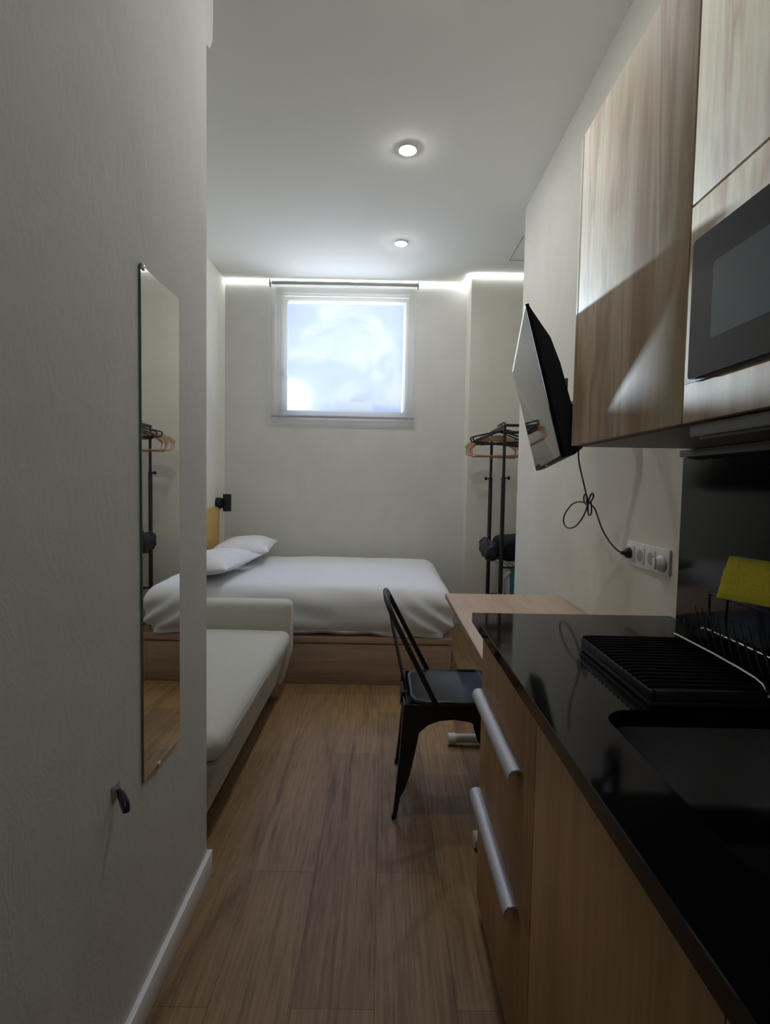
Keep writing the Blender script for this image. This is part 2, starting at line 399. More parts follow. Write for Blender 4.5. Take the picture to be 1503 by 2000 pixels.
sc = thing('wall_lamp', (-1.46, 4.70, 1.1), 'small black cylindrical reading lamp on the wall above the headboard', 'lamp')
MB().lathe([(.050, 0), (.050, .040), (.047, .043)], (-1.4615, 4.70, 1.10), 'x', 28).box(-1.419, -1.405, 4.670, 4.730, 1.060, 1.140, .003).done('wall_mount', M_blackpl, sc)
MB().lathe([(.030, -.075), (.036, -.075), (.036, .075), (.030, .075)], (-1.371, 4.70, 1.105), 'z', 28).done('lamp_body', M_blackpl, sc)
# air conditioner end
ac = thing('air_conditioner', (-1.0, 1.8, 2.71), 'white rounded air conditioner end peeping past the top of the partition', 'air conditioner')
pf = [(0, 0), (.19, .0)]; 
poly = [(.002, .03), (.03, .004), (.12, 0), (.17, .02), (.20, .07), (.205, .16), (.20, .26), (.17, .29), (.002, .29)]
MB().prism(poly, -1.43, -.603, lambda u, v, w: Vector((w, 1.69+u, 2.715+v))).done('housing', M_whitepl, ac)
MB().prism([(.03, 0.0), (.12, -.004), (.17, .016), (.165, .006), (.12, -.010), (.03, -.006)], -1.40, -.64, lambda u, v, w: Vector((w, 1.69+u, 2.715+v))).done('air_flap', mat('flap_grey', (.5, .5, .5), .4), ac)
# ceiling hatch
frame_mb(0, 1, 0, 1, 0, 1, .01) and None
hm = MB()
for (x0, x1, y0, y1) in ((.985, 1.40, 4.405, 4.412), (.985, .992, 4.0, 4.405), (1.393, 1.40, 4.0, 4.405), (.985, 1.40, 3.993, 4.0)): hm.box(x0, x1, y0, y1, CZ-.003, CZ-.0003)
hm.done('trim_1', mat('hatch_trim_grey', (.45, .45, .44), .7), kind='structure', label='thin outline of an access hatch in the ceiling of the niche', cat='hatch')  # plain grey strips outlining the hatch

# ------------------------------------------------------------------ mirror and hook on the partition
mi_ = thing('wall_mirror', (XP, 1.338, .582), 'tall narrow frameless mirror on the grey partition wall', 'mirror')
B('glass_edge', M_mirredge, XP+.0005, XP+.0048, 1.227, 1.4487, .582, 1.7805, 0, mi_)
MB().prism([(XP+.0049, 1.2285), (XP+.0049, 1.4472), (XP+.0066, 1.4472), (XP+.0051, 1.2285)], .5835, 1.779, lambda u, v, w: Vector((u, v, w))).done('reflecting_face', M_mirror, mi_, angle=20)
for (y, z) in ((1.236, 1.778), (1.31, .5805)):
    MB().box(XP+.0005, XP+.0085, y-.008, y+.008, z-.007, z+.007, .002).done('clip', mat('clear_clip', (.55, .56, .5), .2), mi_)
hk = thing('wall_hook', (XP, 1.10, .63), 'small dark purple plastic hook stuck on the wall below the mirror', 'hook')
MB().box(XP+.0005, XP+.003, 1.086, 1.118, .618, .652, .001).done('backing_plate', mat('clear_backing', (.30, .30, .31), .2), hk)
MB().tube([(XP+.008, 1.102, .640), (XP+.016, 1.098, .628), (XP+.026, 1.092, .612), (XP+.030, 1.088, .598)], [.005, .0085, .0095, .007], 12, smooth=2).done('hook_arm', M_hook, hk)

# ------------------------------------------------------------------ bed
bed = thing('bed_base', (-.45, 4.1, 0), 'brown oak storage bed base under the white mattress', 'bed')
BX0, BX1, BY0, BY1 = -1.435, .455, 3.377, 4.86
B('front_panel', M_bedw, BX0, BX1-.02, BY0+.004, BY0+.026, .002, .262, .002, bed)
B('foot_panel', M_bedw, BX1-.02, BX1, BY0+.004, BY1, .002, .262, .002, bed)
B('head_panel', M_bedw, BX0, BX0+.02, BY0+.03, BY1, .002, .262, .002, bed)
B('rear_panel', M_bedw, BX0+.02, BX1-.02, BY1-.02, BY1, .002, .262, .002, bed)
B('platform', M_bedw, BX0-.002, BX1+.006, BY0-.002, BY1, .268, .305, .003, bed)
mt = MB()
def mfn(p):
    x, y, z = p
    u = (z-.30)/.35
    # crowned top, bulging lower skirt
    cx = (x+.47)/.95; cy = (y-4.1)/.75
    if z > .5: z += .035*(1-cx*cx*.8)*(1-cy*cy*.6)*min(1, (z-.5)/.1)
    k = max(0, .55-u)
    if y < 3.6: y -= .010*math.sin(max(0, min(1, u))*PI)
    n = noise.noise(Vector((x*2.2, y*2.2, z*6)))*.006 + noise.noise(Vector((x*7, y*7, z*14)))*.0025
    # diagonal gathers at the near foot corner, strongest towards the hem
    w = math.exp(-((x-.38)/.28)**2 - ((y-3.42)/.25)**2)
    d = (x*.75 + z*1.0)
    gath = w*.015*math.sin(46*d + 2*noise.noise(Vector((x*5, y*5, z*5))))*max(0, min(1, (1.05-u)))
    # long pull creases over the near edge
    gath += .005*math.sin(34*z + 9*x)*math.exp(-((x+.55)/.5)**2)*(1 if y < 3.7 else .3)
    if y < 3.7: y -= n + gath
    else: z += n
    if x > .2: x += n*1.2 + gath
    if u < .12:
        z -= .030*math.exp(-((x-.22)/.22)**2)*(1 if y < 3.7 else 0) + .006*math.sin(x*21)
        if y < 3.6: y -= .010
    return Vector((x, y, z))
mt.soft(-1.425, .480, 3.372, 4.85, .307, .615, (.13, .11, .11), 110, mfn)
mat_o = mt.done('mattress', M_sheet, angle=80, label='thick mattress under a smooth white fitted sheet on the oak bed base', cat='mattress')
def pillow(cx, cy, cz, L_, W_, H_, rz, tx, ty, label, seed):
    m = MB(); n = 40; top = []; bot = []
    rot = Matrix.Rotation(rz, 4, 'Z') @ Matrix.Rotation(tx, 4, 'X') @ Matrix.Rotation(ty, 4, 'Y')
    rows = [[None]*(n+1) for _ in range(n+1)]; rows2 = [[None]*(n+1) for _ in range(n+1)]
    for i in range(n+1):
        for j in range(n+1):
            u = math.sin((i/n*2-1)*PI/2); v = math.sin((j/n*2-1)*PI/2)
            pin = 1 - .07*(v*v)*(1-abs(u)**4) ; pin2 = 1 - .09*(u*u)*(1-abs(v)**4)
            x = u*W_/2*(1-.06*(1-v*v)*0 - .05*(1-abs(v))*0)*pin2; y = v*L_/2*pin
            h = H_/2*(max(0, 1-abs(u)**2.4)**.55)*(max(0, 1-abs(v)**2.8)**.55)
            wr = .006*noise.noise(Vector((x*9+seed, y*9, 0))) + .003*noise.noise(Vector((x*24+seed, y*24, 3)))
            e = min(1, h/.02)
            a = Vector((x, y, h*1.05 + wr*e)); b_ = Vector((x, y, -h*.55 + wr*.3*e))
            rows[i][j] = m.bm.verts.new(rot @ a + Vector((cx, cy, cz)))
            rows2[i][j] = rows[i][j] if i in (0, n) or j in (0, n) else m.bm.verts.new(rot @ b_ + Vector((cx, cy, cz)))
    for i in range(n):
        for j in range(n):
            m.bm.faces.new((rows[i][j], rows[i+1][j], rows[i+1][j+1], rows[i][j+1]))
            f = (rows2[i][j], rows2[i][j+1], rows2[i+1][j+1], rows2[i+1][j])
            if len(set(f)) >= 3:
                try: m.bm.faces.new(f)
                except ValueError: pass
    return m.done('pillow', M_pillow, angle=80, label=label, cat='pillow', group='white pillows at the head of the bed')
pillow(-1.15, 4.42, .730, .76, .50, .20, .10, 0, -.12, 'white pillow at the wall corner of the bed, farther from the viewer', 1)
pillow(-1.175, 3.70, .715, .72, .47, .19, -.08, .0, -.10, 'white pillow nearer the sofa, in front of the other pillow', 5)
hb = thing('headboard', (-1.44, 4.0, .55), 'tan padded headboard on the wall behind the pillows', 'headboard')
B('panel', M_headb, XW+.002, XW+.026, 3.42, 4.71, .45, 1.07, .010, hb)

# ------------------------------------------------------------------ sofa
sf = thing('sofa', (-1.0, 2.5, 0), 'light grey fabric sofa with a low arm against the bed', 'sofa')
def taper(p):
    x, y, z = p
    k = max(0, (.33-z)/.26)
    return Vector((x - .075*k*(1 if x > -1 else 0), y, z))
MB().soft(-1.44, -.545, 1.73, 3.10, .085, .345, (.035, .03, .03), 14, taper).done('base', M_sofa, sf, angle=60)
def cush(p):
    x, y, z = p
    c = (1-((x+.98)/.45)**2)*(1-((y-2.4)/.72)**2)
    if z > .37: z += .018*max(0, c)
    return Vector((x + .004*noise.noise(Vector((y*3, z*4, 0))), y, z))
cu = MB().soft(-1.40, -.520, 1.725, 3.055, .347, .445, (.05, .05, .042), 24, cush).done('seat_cushion', M_sofa, sf, angle=70)
# piping along cushion edge
pp = []
for k in range(60):
    a = 2*PI*k/60; cx, cy = -.96, 2.39; X = .438; Y = .664; e = 14
    c_, s_ = math.cos(a), math.sin(a); rr_ = (abs(c_)**e + abs(s_)**e)**(-1/e)
    pp.append((cx + X*c_*rr_, cy + Y*s_*rr_, .400))
MB().tube(pp, .003, 6, closed=True).done('piping', M_sofa, cu)
def armf(p):
    x, y, z = p
    k = max(0, (.30-z)/.22)
    return Vector((x - .06*k*(1 if x > -1 else 0), y, z))
MB().soft(-1.44, -.525, 3.063, 3.20, .085, .600, (.045, .045, .035), 22, armf).done('armrest', M_sofa, sf, angle=60)
MB().soft(-1.445, -1.30, 1.735, 3.058, .450, .640, (.04, .04, .04), 12).done('backrest', M_sofa, sf, angle=60)
for (x, y) in ((-.70, 1.82), (-.70, 3.10), (-1.36, 1.82), (-1.36, 3.10)):
    MB().lathe([(.016, .0005), (.018, .01), (.022, .092)], (x, y, 0), 'z', 16).done('leg', M_blackmetal, sf)

# ------------------------------------------------------------------ chair
ch = thing('metal_chair', (.25, 2.22, 0), 'black pressed metal chair with a hoop back at the desk', 'chair')
seat_poly = []
def arc(cx, cy, r, a0, a1, n): return [(cx+r*math.cos(math.radians(a0+(a1-a0)*k/n)), cy+r*math.sin(math.radians(a0+(a1-a0)*k/n))) for k in range(n+1)]
sp_ = arc(.435, 2.375, .03, 90, 0, 5) + arc(.435, 2.045, .03, 0, -90, 5)
sp_ += [(.34, 2.018), (.26, 2.022)] + arc(.198, 2.098, .076, -90, -180, 9) + arc(.198, 2.324, .076, 180, 90, 9) + [(.26, 2.400), (.34, 2.405)]
inner = [(.285+(x-.285)*.90, 2.211+(y-2.211)*.90) for x, y in sp_]
m = MB()
zs = [(1.0, .436), (1.01, .448), (.985, .455), (.93, .456), (.89, .449)]
rings = [[m.bm.verts.new((.285+(x-.285)*k, 2.211+(y-2.211)*k, z)) for x, y in sp_] for k, z in zs]
for A, Bq in zip(rings, rings[1:]):
    for k in range(len(A)): m.bm.faces.new((A[k], A[(k+1) % len(A)], Bq[(k+1) % len(A)], Bq[k]))
m.bm.faces.new(rings[-1])
m.bm.faces.new([m.bm.verts.new((v.co.x, v.co.y, .4475)) for v in rings[-1]][::-1])
seat = m.done('seat', M_chair, ch, angle=45)
for (x, y) in ((.30, 2.20), (.325, 2.235), (.275, 2.24)): MB().lathe([(.0035, 0), (.0035, .0006)], (x, y, .4555), 'z', 10).done('drain_hole', M_dark_gap, seat)
# aprons (arched skirts)
def side_skirt(y, dy):
    top = .437; pts = [(.098, .444), (.455, .444), (.462, .30)]
    arch = [(.430, .335), (.40, .360), (.35, .380), (.29, .388), (.235, .383), (.19, .366), (.155, .335), (.135, .29)]
    pts += arch + [(.095, .29)]
    return MB().prism(pts, y, y+dy, lambda u, v, w: Vector((u, w + (.437-v)*(-.06 if dy < 0 else .06)*1, v)))
side_skirt(2.024, -.002).done('side_apron', M_chair, ch); side_skirt(2.398, .002).done('side_apron', M_chair, ch)
def cross_skirt(x, lean):
    pts = [(2.026, .446), (2.396, .446), (2.40, .30), (2.36, .30), (2.335, .345), (2.29, .375), (2.211, .388), (2.132, .375), (2.087, .345), (2.062, .30), (2.022, .30)]
    return MB().prism(pts, 0, .002, lambda u, v, w: Vector((x + w + (.437-v)*lean, u, v)))
cross_skirt(.108, -.11).done('rear_apron', M_chair, ch); cross_skirt(.458, .06).done('front_apron', M_chair, ch)
# legs: folded sheet, wide at the top and narrow at the foot
def chair_leg(xt, xf, yt, yf, sx, sy):
    m = MB()
    lv = [(.443, -.02, .085), (.36, .10, .070), (.26, .28, .058), (.17, .50, .046), (.115, .66, .034), (.090, .74, .021), (.0, 1.0, .014)]
    A, Bv, D, E2 = [], [], [], []
    for z, k, w in lv:
        x = xt + (xf-xt)*k; y = yt + (yf-yt)*k
        A.append((x, y, z)); Bv.append((x+sx*w, y, z)); D.append((x, y+sy*w, z)); E2.append((x+sx*w*.35, y+sy*w*.35, z))
    for k in range(len(lv)):
        pass
    rings = [[m.bm.verts.new(v) for v in (Vector(Bv[k]), Vector(A[k]), Vector(D[k]), Vector(D[k])+Vector((sx*.004, 0, 0)), Vector(A[k])+Vector((sx*.006, sy*.006, 0)), Vector(Bv[k])+Vector((0, sy*.004, 0)))] for k in range(len(lv))]
    for P_, Q_ in zip(rings, rings[1:]):
        for k in range(6): m.bm.faces.new((P_[k], P_[(k+1) % 6], Q_[(k+1) % 6], Q_[k]))
    m.bm.faces.new(rings[0]); m.bm.faces.new(rings[-1][::-1])
    lg = m.done('leg', M_chair, ch, angle=30)
    MB().box(xf-.003*sx - (.0 if sx > 0 else .015), xf-.003*sx + (.015 if sx > 0 else 0), min(yf-.002*sy, yf+sy*.016), max(yf-.002*sy, yf+sy*.016), .0005, .018, .003).done('rubber_foot', M_blackpl, lg)
chair_leg(.094, .058, 2.020, 1.998, 1, 1); chair_leg(.108, .078, 2.402, 2.424, 1, -1)
chair_leg(.466, .505, 2.020, 1.998, -1, 1); chair_leg(.466, .505, 2.402, 2.424, -1, -1)
# back hoop and slat
hoop = [(.225, 2.026, .435), (.160, 2.033, .560), (.098, 2.045, .680), (.052, 2.062, .770), (.030, 2.090, .815), (.020, 2.140, .838), (.018, 2.211, .845),
        (.020, 2.282, .838), (.030, 2.332, .815), (.052, 2.360, .770), (.098, 2.377, .680), (.160, 2.389, .560), (.225, 2.396, .435)]
MB().tube(hoop, .0105, 14, smooth=2).done('back_hoop', M_chair, ch, angle=60)
sl = MB(); prof = [(.026, .838), (.034, .775), (.050, .690), (.070, .600), (.090, .510), (.104, .445), (.108, .410), (.122, .385)]
rg = []
for (x, z) in prof:
    w = .048 if z > .5 else .052
    rg.append([sl.bm.verts.new((x + .006*abs(s)**2 * 0 + dx + .008*(1-s*s), 2.211 + s*w, z)) for dx, ss in ((-.002, (-1, -.6, 0, .6, 1)), (.002, (1, .6, 0, -.6, -1))) for s in ss])
for P_, Q_ in zip(rg, rg[1:]):
    for k in range(10): sl.bm.faces.new((P_[k], P_[(k+1) % 10], Q_[(k+1) % 10], Q_[k]))
sl.bm.faces.new(rg[0]); sl.bm.faces.new(rg[-1][::-1])
sl.done('back_slat', M_chair, ch, angle=50)
MB().tube([(.104, 2.15, .432), (.104, 2.272, .432)], .014, 12).done('slat_bracket', M_chair, ch)

# ------------------------------------------------------------------ desk
dk = thing('desk', (.61, 2.2, 0), 'pale oak desk top on white tube feet against the right wall', 'desk')
B('desk_top', M_desk, .328, .898, 1.665, 2.696, .719, .744, .0015, dk)
B('edge_strip', M_edge, .3262, .3278, 1.667, 2.694, .721, .742, 0, dk)
for y in (2.60, 1.845):
    l = thing('leg', (.61, y, 0), None, None); l.parent = dk; l.location = Vector((.61, y, 0)) - dk.location
    MB().tube([(.60, y, .06), (.60, y, .717)], .022, 18).done('column', M_cream, l)
    MB().tube([(.362, y, .034), (.86, y, .034)], .021, 18).done('foot_tube', M_cream, l)
    MB().lathe([(.020, -.026), (.028, -.025), (.028, .012), (.022, .014)], (.370, y, .030), 'x', 20).done('end_cap', M_cream, l)
    MB().box(.42, .80, y-.02, y+.02, .700, .718, .002).done('support_plate', M_cream, l)

# ------------------------------------------------------------------ clothes rack
rk = thing('clothes_rack', (1.17, 4.25, 0), 'black metal two-rail clothes rack in the niche', 'rack')
def post(x, y, side):
    p = MB().tube([(x, y, .05), (x, y, 1.36)], .0165, 14).tube([(x, y, 1.34), (x, y, 1.745)], .0115, 14).done('post', M_blackmetal, rk, angle=60)
    MB().lathe([(.006, 0), (.006, .018), (.014, .020), (.014, .034), (.010, .037)] if side > 0 else [(.006, 0), (.006, -.018), (.014, -.020), (.014, -.034), (.010, -.037)], (x+side*.012, y, 1.355), 'x', 14).done('knob', M_blackpl, p)
    MB().lathe([(.020, .0), (.020, .014), (.008, .03), (.008, .05)], (x, y, .0), 'z', 14).done('foot', M_blackpl, p)
post(.900, 4.0, 1); post(.905, 4.5, -1); post(1.55, 4.0, 1); post(1.55, 4.5, -1)
for p_, q_ in (((.902, 3.99, 1.745), (.904, 4.51, 1.745)), ((1.55, 3.99, 1.745), (1.55, 4.51, 1.745))): MB().tube([p_, q_], .0115, 12).done('hanging_rail', M_blackmetal, rk, angle=60)
for p_, q_ in (((.90, 4.0, 1.748), (1.55, 4.0, 1.748)), ((.90, 4.0, 1.695), (1.55, 4.0, 1.695)), ((.905, 4.5, 1.748), (1.55, 4.5, 1.748))): MB().tube([p_, q_], .011, 12).done('cross_bar', M_blackmetal, rk, angle=60)
def shelf(z):
    m = MB()
    for y in (4.0, 4.5): m.tube([(.90, y, z), (1.55, y, z)], .008, 10)
    for k in range(14): m.tube([(.93+.046*k, 4.0, z), (.93+.046*k, 4.5, z)], .003, 6)
    m.done('shelf', M_blackmetal, rk, angle=60)
shelf(.68); shelf(.375)
MB().tube([(.902, 4.0, .10), (.904, 4.5, .10)], .010, 10).done('bottom_bar', M_blackmetal, rk)
# things on the rack
def lump(p, a=.02, f=9, s=0):
    n = Vector((noise.noise(Vector((p.x*f+s, p.y*f, p.z*f))), noise.noise(Vector((p.x*f, p.y*f+s+7, p.z*f))), noise.noise(Vector((p.x*f, p.y*f, p.z*f+s+3)))))
    n2 = noise.noise(Vector((p.x*28, p.y*28, p.z*28+s)))*.008
    return p + n*a + Vector((n2, n2, n2))
MB().soft(.915, 1.40, 4.03, 4.46, .715, .895, (.05, .06, .06), 22, lambda p: lump(p, .012, 6)).done('folded_blanket', M_blackcloth, angle=80, label='folded black blanket on the shelf of the clothes rack', cat='blanket')
MB().soft(.795, .880, 3.99, 4.40, .725, .865, (.040, .06, .06), 30, lambda p: lump(p, .022, 19, 4)).done('crumpled_bag', fabric('shiny_black_bag', (.008, .009, .014), (.020, .022, .031), 60, .3, .35, 0), angle=80, label='crumpled shiny black bag hooked on the left side of the clothes rack', cat='bag')
ir = thing('steam_iron', (.985, 4.10, .385), 'white and teal steam iron standing on its heel on the rack', 'iron')
sole = [(.0, -.055), (.03, -.058), (.16, -.045), (.25, -.015), (.275, 0), (.25, .015), (.16, .045), (.03, .058), (0, .055)]
IM = lambda h, w, d: Vector((1.035 - d, 4.10 + w, .387 + h))       # standing: height, width, distance from the sole
MB().prism(sole, 0, .008, lambda u, v, w: IM(u, v, w)).done('soleplate', M_chrome, ir)
MB().prism([(u*.97, v*.93) for u, v in sole], .008, .045, lambda u, v, w: IM(u, v*(1-.2*(w/.035)), w)).done('body', M_teal, ir)
MB().prism([(u*.80+.02, v*.5) for u, v in sole], .045, .062, lambda u, v, w: IM(u, v, w)).done('water_tank', M_whitepl, ir)
MB().tube([IM(.03, 0, .04), IM(.05, 0, .095), IM(.11, 0, .112), IM(.18, 0, .098), IM(.225, 0, .062), IM(.245, 0, .035)], [.02, .018, .014, .014, .015, .013], 14, smooth=2).done('handle', M_whitepl, ir)
MB().tube([IM(.05, 0, .098), IM(.02, -.02, .125), IM(.06, -.045, .118), IM(.12, -.06, .115), IM(.15, -.05, .128), IM(.10, -.045, .14), IM(.05, -.045, .13)], .004, 8, smooth=2).done('cable', M_whitepl, ir)
def black_hanger():
    o = thing('plastic_hanger', (0, 0, 0), 'black plastic coat hanger on the clothes rack', 'hanger')
    MB().tube([(-.205, 0, -.118), (-.212, 0, -.100), (-.195, 0, -.088), (-.10, 0, -.058), (-.03, 0, -.036), (0, 0, -.030), (.03, 0, -.036), (.10, 0, -.058), (.195, 0, -.088), (.212, 0, -.100), (.205, 0, -.118), (.18, 0, -.128), (0, 0, -.128), (-.18, 0, -.128)], .006, 8, closed=True, smooth=1).done('hanger_frame', M_blackpl, o, angle=60)
    for s_ in (-1, 1): MB().tube([(s_*.16, 0, -.124), (s_*.135, 0, -.112), (s_*.125, 0, -.085), (s_*.14, 0, -.072)], .003, 8, smooth=1).done('strap_notch', M_blackpl, o)
    MB().tube([(0, 0, -.03), (0, 0, -.012), (.014, 0, -.002), (.018, 0, .012), (.010, 0, .024), (-.002, 0, .026), (-.014, 0, .018), (-.016, 0, .008)], .0035, 8, smooth=2).done('hook', M_blackpl, o, angle=60)
    return o
def wood_hanger():
    o = thing('wooden_hanger', (0, 0, 0), 'brown wooden coat hanger on the clothes rack', 'hanger')
    m = MB()
    up_ = [(-.215, -.135), (-.19, -.110), (-.13, -.082), (-.06, -.060), (-.02, -.052), (0, -.050), (.02, -.052), (.06, -.060), (.13, -.082), (.19, -.110), (.215, -.135)]
    dn_ = [(.222, -.150), (.205, -.156), (.17, -.128), (.12, -.106), (.05, -.088), (0, -.082), (-.05, -.088), (-.12, -.106), (-.17, -.128), (-.205, -.156), (-.222, -.150)]
    m.prism(up_+dn_, -.007, .007, lambda u, v, w: Vector((u, w + .03*u*u/.05, v)))
    m.done('shoulder', M_hangwood, o)
    MB().tube([(-.208, .024, -.150), (-.20, .02, -.205), (-.18, .0, -.212), (0, 0, -.214), (.18, 0, -.212), (.20, .02, -.205), (.208, .024, -.150)], .0055, 8, smooth=1).done('trouser_bar', M_hangwood, o, angle=60)
    MB().tube([(0, 0, -.055), (0, 0, -.018), (.014, 0, -.004), (.018, 0, .010), (.010, 0, .024), (-.002, 0, .026), (-.014, 0, .018), (-.016, 0, .008)], .002, 8, smooth=2).done('hook', M_chrome, o, angle=60)
    return o
bh = black_hanger(); wh = wood_hanger()
names_b = ['frontmost black plastic hanger on the rack, tilted lowest at its left end', 'black plastic hanger just behind the frontmost one', 'third black plastic hanger from the front of the rack', 'black plastic hanger touching the wooden ones']
for i, (y, rz, rx) in enumerate([(4.045, .10, .0), (4.095, -.20, .03), (4.155, .22, -.02), (4.205, -.08, .02)]):
    o = bh if i == 0 else copy_tree(bh)
    o.location = (.9025, y, 1.7475); o.rotation_euler = (0, [-.10, .07, -.05, .09][i], rz); o['label'] = names_b[i]; o['group'] = 'black plastic hangers on the rack rail'
names_w = ['foremost wooden hanger, next to the black ones', 'second wooden hanger from the front', 'middle wooden hanger on the rack rail', 'second wooden hanger from the wall', 'wooden hanger nearest the projecting wall']
for i, (y, rz) in enumerate([(4.255, .10), (4.30, -.05), (4.345, .15), (4.39, -.10), (4.44, .03)]):
    o = wh if i == 0 else copy_tree(wh)
    o.location = (.9035, y, 1.7475); o.rotation_euler = (0, [-.03, .03, -.05, .02, .06][i], rz); o['label'] = names_w[i]; o['group'] = 'wooden hangers on the rack rail'

# ------------------------------------------------------------------ television
A_ = Vector((.407, 1.60, 1.840)); Dp = Vector((.531, 1.60, 1.380)); Bp = Vector((.577, 2.44, 1.814)); Cp = Vector((.695, 2.44, 1.372))
cen = (A_+Bp+Cp+Dp)/4; wv = ((Bp-A_)+(Cp-Dp))/2; hv = ((A_-Dp)+(Bp-Cp))/2
TW, TH = wv.length, hv.length; wv.normalize(); hv = (hv - wv*hv.dot(wv)*.6).normalized(); nv = wv.cross(hv).normalized()   # wv x hv points to the room or wall
if nv.x > 0: nv = -nv
tv = thing('television', cen - nv*.03, 'black flat television tilted down on the right wall beside the cabinets', 'television')
def P3(u, v, d): return cen + wv*u + hv*v - nv*d        # u along width (far +), v up, d behind the front face
MB().prism([(-TW/2, -TH/2), (TW/2, -TH/2), (TW/2, TH/2), (-TW/2, TH/2)], .0006, .012, lambda u, v, w: P3(u, v, w)).done('bezel', M_bezel, tv)
MB().prism([(-TW/2+.006, -TH/2+.007), (TW/2-.006, -TH/2+.007), (TW/2-.008, TH/2-.008), (-TW/2+.008, TH/2-.008)], -.0004, .001, lambda u, v, w: P3(u, v, w)).done('screen', M_glossbl, tv)
hp = [(-.235, .0125), (-.233, .040), (-.220, .066), (-.08, .064), (.04, .060), (.12, .050), (.175, .030), (.225, .0125)]
MB().prism(hp, -TW/2+.004, TW/2-.004, lambda u, v, w: P3(w, u, v)).done('back_housing', M_blackpl, tv)
MB().prism([(-.004, -.014), (.004, -.014), (.004, -.020), (-.004, -.020)], 0, .006, lambda u, v, w: P3(u*5, -TH/2+v*.0 - .002 + (.004 if v < -.016 else 0), w)).done('status_light', mat('chrome_badge', (.5, .5, .52), .3, metal=.8), tv)
tb = thing('television_bracket', (.85, 1.95, 1.5), 'black swivel wall bracket holding the television', 'bracket')
q = P3(-.02, -.03, .068)
MB().box(.880, .904, q.y-.05, q.y+.05, 1.53, 1.72, .003).done('wall_plate', M_blackmetal, tb)
MB().box(q.x+.014, q.x+.024, q.y-.09, q.y+.09, q.z-.09, q.z+.09, .002).done('mounting_plate', M_blackmetal, tb)
MB().tube([(q.x+.02, q.y, q.z), (.80, q.y-.10, 1.60), (.885, q.y, 1.60)], .016, 12).tube([(.80, q.y-.10, 1.57), (.80, q.y-.10, 1.63)], .02, 12).done('swivel_arm', M_blackmetal, tb, angle=50)
# socket strip
sk = thing('socket_panel', (.90, 1.8, 1.02), 'white four-gang wall socket panel between desk and black splashback', 'socket')
B('faceplate', M_whitepl, .896, .9045, 1.652, 1.942, 1.022, 1.106, .003, sk)
ys = [1.906, 1.833, 1.760, 1.690]
for k, y in enumerate(ys[:3]):
    g_ = MB().box(.8925, .897, y-.028, y+.028, 1.035, 1.093, .002).done('socket_insert', M_whitepl, sk)
    MB().lathe([(.0205, 0), (.0205, -.0012), (.019, -.0016)], (.8923, y, 1.064), 'x', 28).done('socket_face', M_socket, g_)
wp = thing('white_plug', (.87, 1.69, 1.06), 'white plug adapter in the last socket next to the black panel', 'plug')
MB().lathe([(.026, 0), (.026, -.006), (.020, -.014), (.012, -.020), (.009, -.021)], (.8918, 1.688, 1.058), 'x', 28).done('plug_body', M_whitepl, wp)
MB().box(.866, .8715, 1.680, 1.696, 1.040, 1.076, .001).done('grip', M_whitepl, wp)
# television cable
tc_ = thing('television_cable', (.83, 2.2, 1.2), 'thin black cable knotted in loops below the television, plugged into the first socket', 'cable')
cab = [(.775, 2.12, 1.50), (.79, 2.17, 1.42), (.81, 2.175, 1.34), (.828, 2.173, 1.27), (.832, 2.176, 1.235), (.830, 2.230, 1.236), (.830, 2.327, 1.224), (.828, 2.414, 1.176), (.828, 2.430, 1.136), (.830, 2.381, 1.114), (.832, 2.292, 1.128),
       (.834, 2.214, 1.173), (.834, 2.173, 1.217), (.832, 2.150, 1.250), (.834, 2.128, 1.274), (.838, 2.120, 1.262), (.838, 2.150, 1.238), (.838, 2.192, 1.226), (.838, 2.222, 1.245), (.838, 2.214, 1.268), (.838, 2.190, 1.262), (.838, 2.176, 1.228),
       (.838, 2.170, 1.192), (.838, 2.150, 1.184), (.840, 2.140, 1.200), (.842, 2.152, 1.228), (.846, 2.165, 1.238), (.85, 2.175, 1.228), (.856, 2.150, 1.212), (.860, 2.124, 1.179), (.862, 2.080, 1.132), (.862, 2.014, 1.094), (.862, 1.955, 1.073), (.866, 1.925, 1.064), (.872, 1.910, 1.063)]
MB().tube(cab, .0032, 8, smooth=2).done('cord', M_blackpl, tc_, angle=80)
MB().lathe([(.006, -.034), (.009, -.020), (.018, -.016), (.0195, -.004), (.018, -.0035)], (.894, 1.906, 1.064), 'x', 24).done('plug', M_blackpl, tc_, angle=60)

# ------------------------------------------------------------------ wall cabinets
XC = .5435
def shellbox(m, x0, x1, y0, y1, z0, z1): return m.box(x0, x1, y0, y1, z0, z1, .001)
wc = thing('wall_cabinet', (.72, 1.26, 1.415), 'tall pale oak wall cabinet with one door beside the television', 'cabinet')
B('body', M_oak, XC+.022, .904, .986, 1.556, 1.418, 2.274, .001, wc); B('door', M_oak, XC, XC+.0185, .983, 1.536, 1.4165, 2.2766, .0015, wc)
B('end_panel', M_oak, XC+.001, XC+.0215, 1.5395, 1.556, 1.4165, 2.2766, .001, wc)
B('underside', M_under, XC+.024, .902, .988, 1.554, 1.4145, 1.4178, 0, wc)
wc2 = thing('wall_cabinet', (.72, .68, 1.415), 'pale oak wall cabinet housing the microwave', 'cabinet')
m = MB()
m.box(XC+.022, .904, .385, .980, 1.755, 2.274, .001); m.box(XC+.022, .904, .385, .403, 1.418, 1.755, .001); m.box(XC+.022, .904, .9626, .980, 1.418, 1.755, .001); m.box(XC+.022, .904, .403, .9626, 1.418, 1.436, .001)
m.done('body', M_oak, wc2)
B('door', M_oak, XC, XC+.0185, .385, .978, 1.803, 2.2766, .0015, wc2)
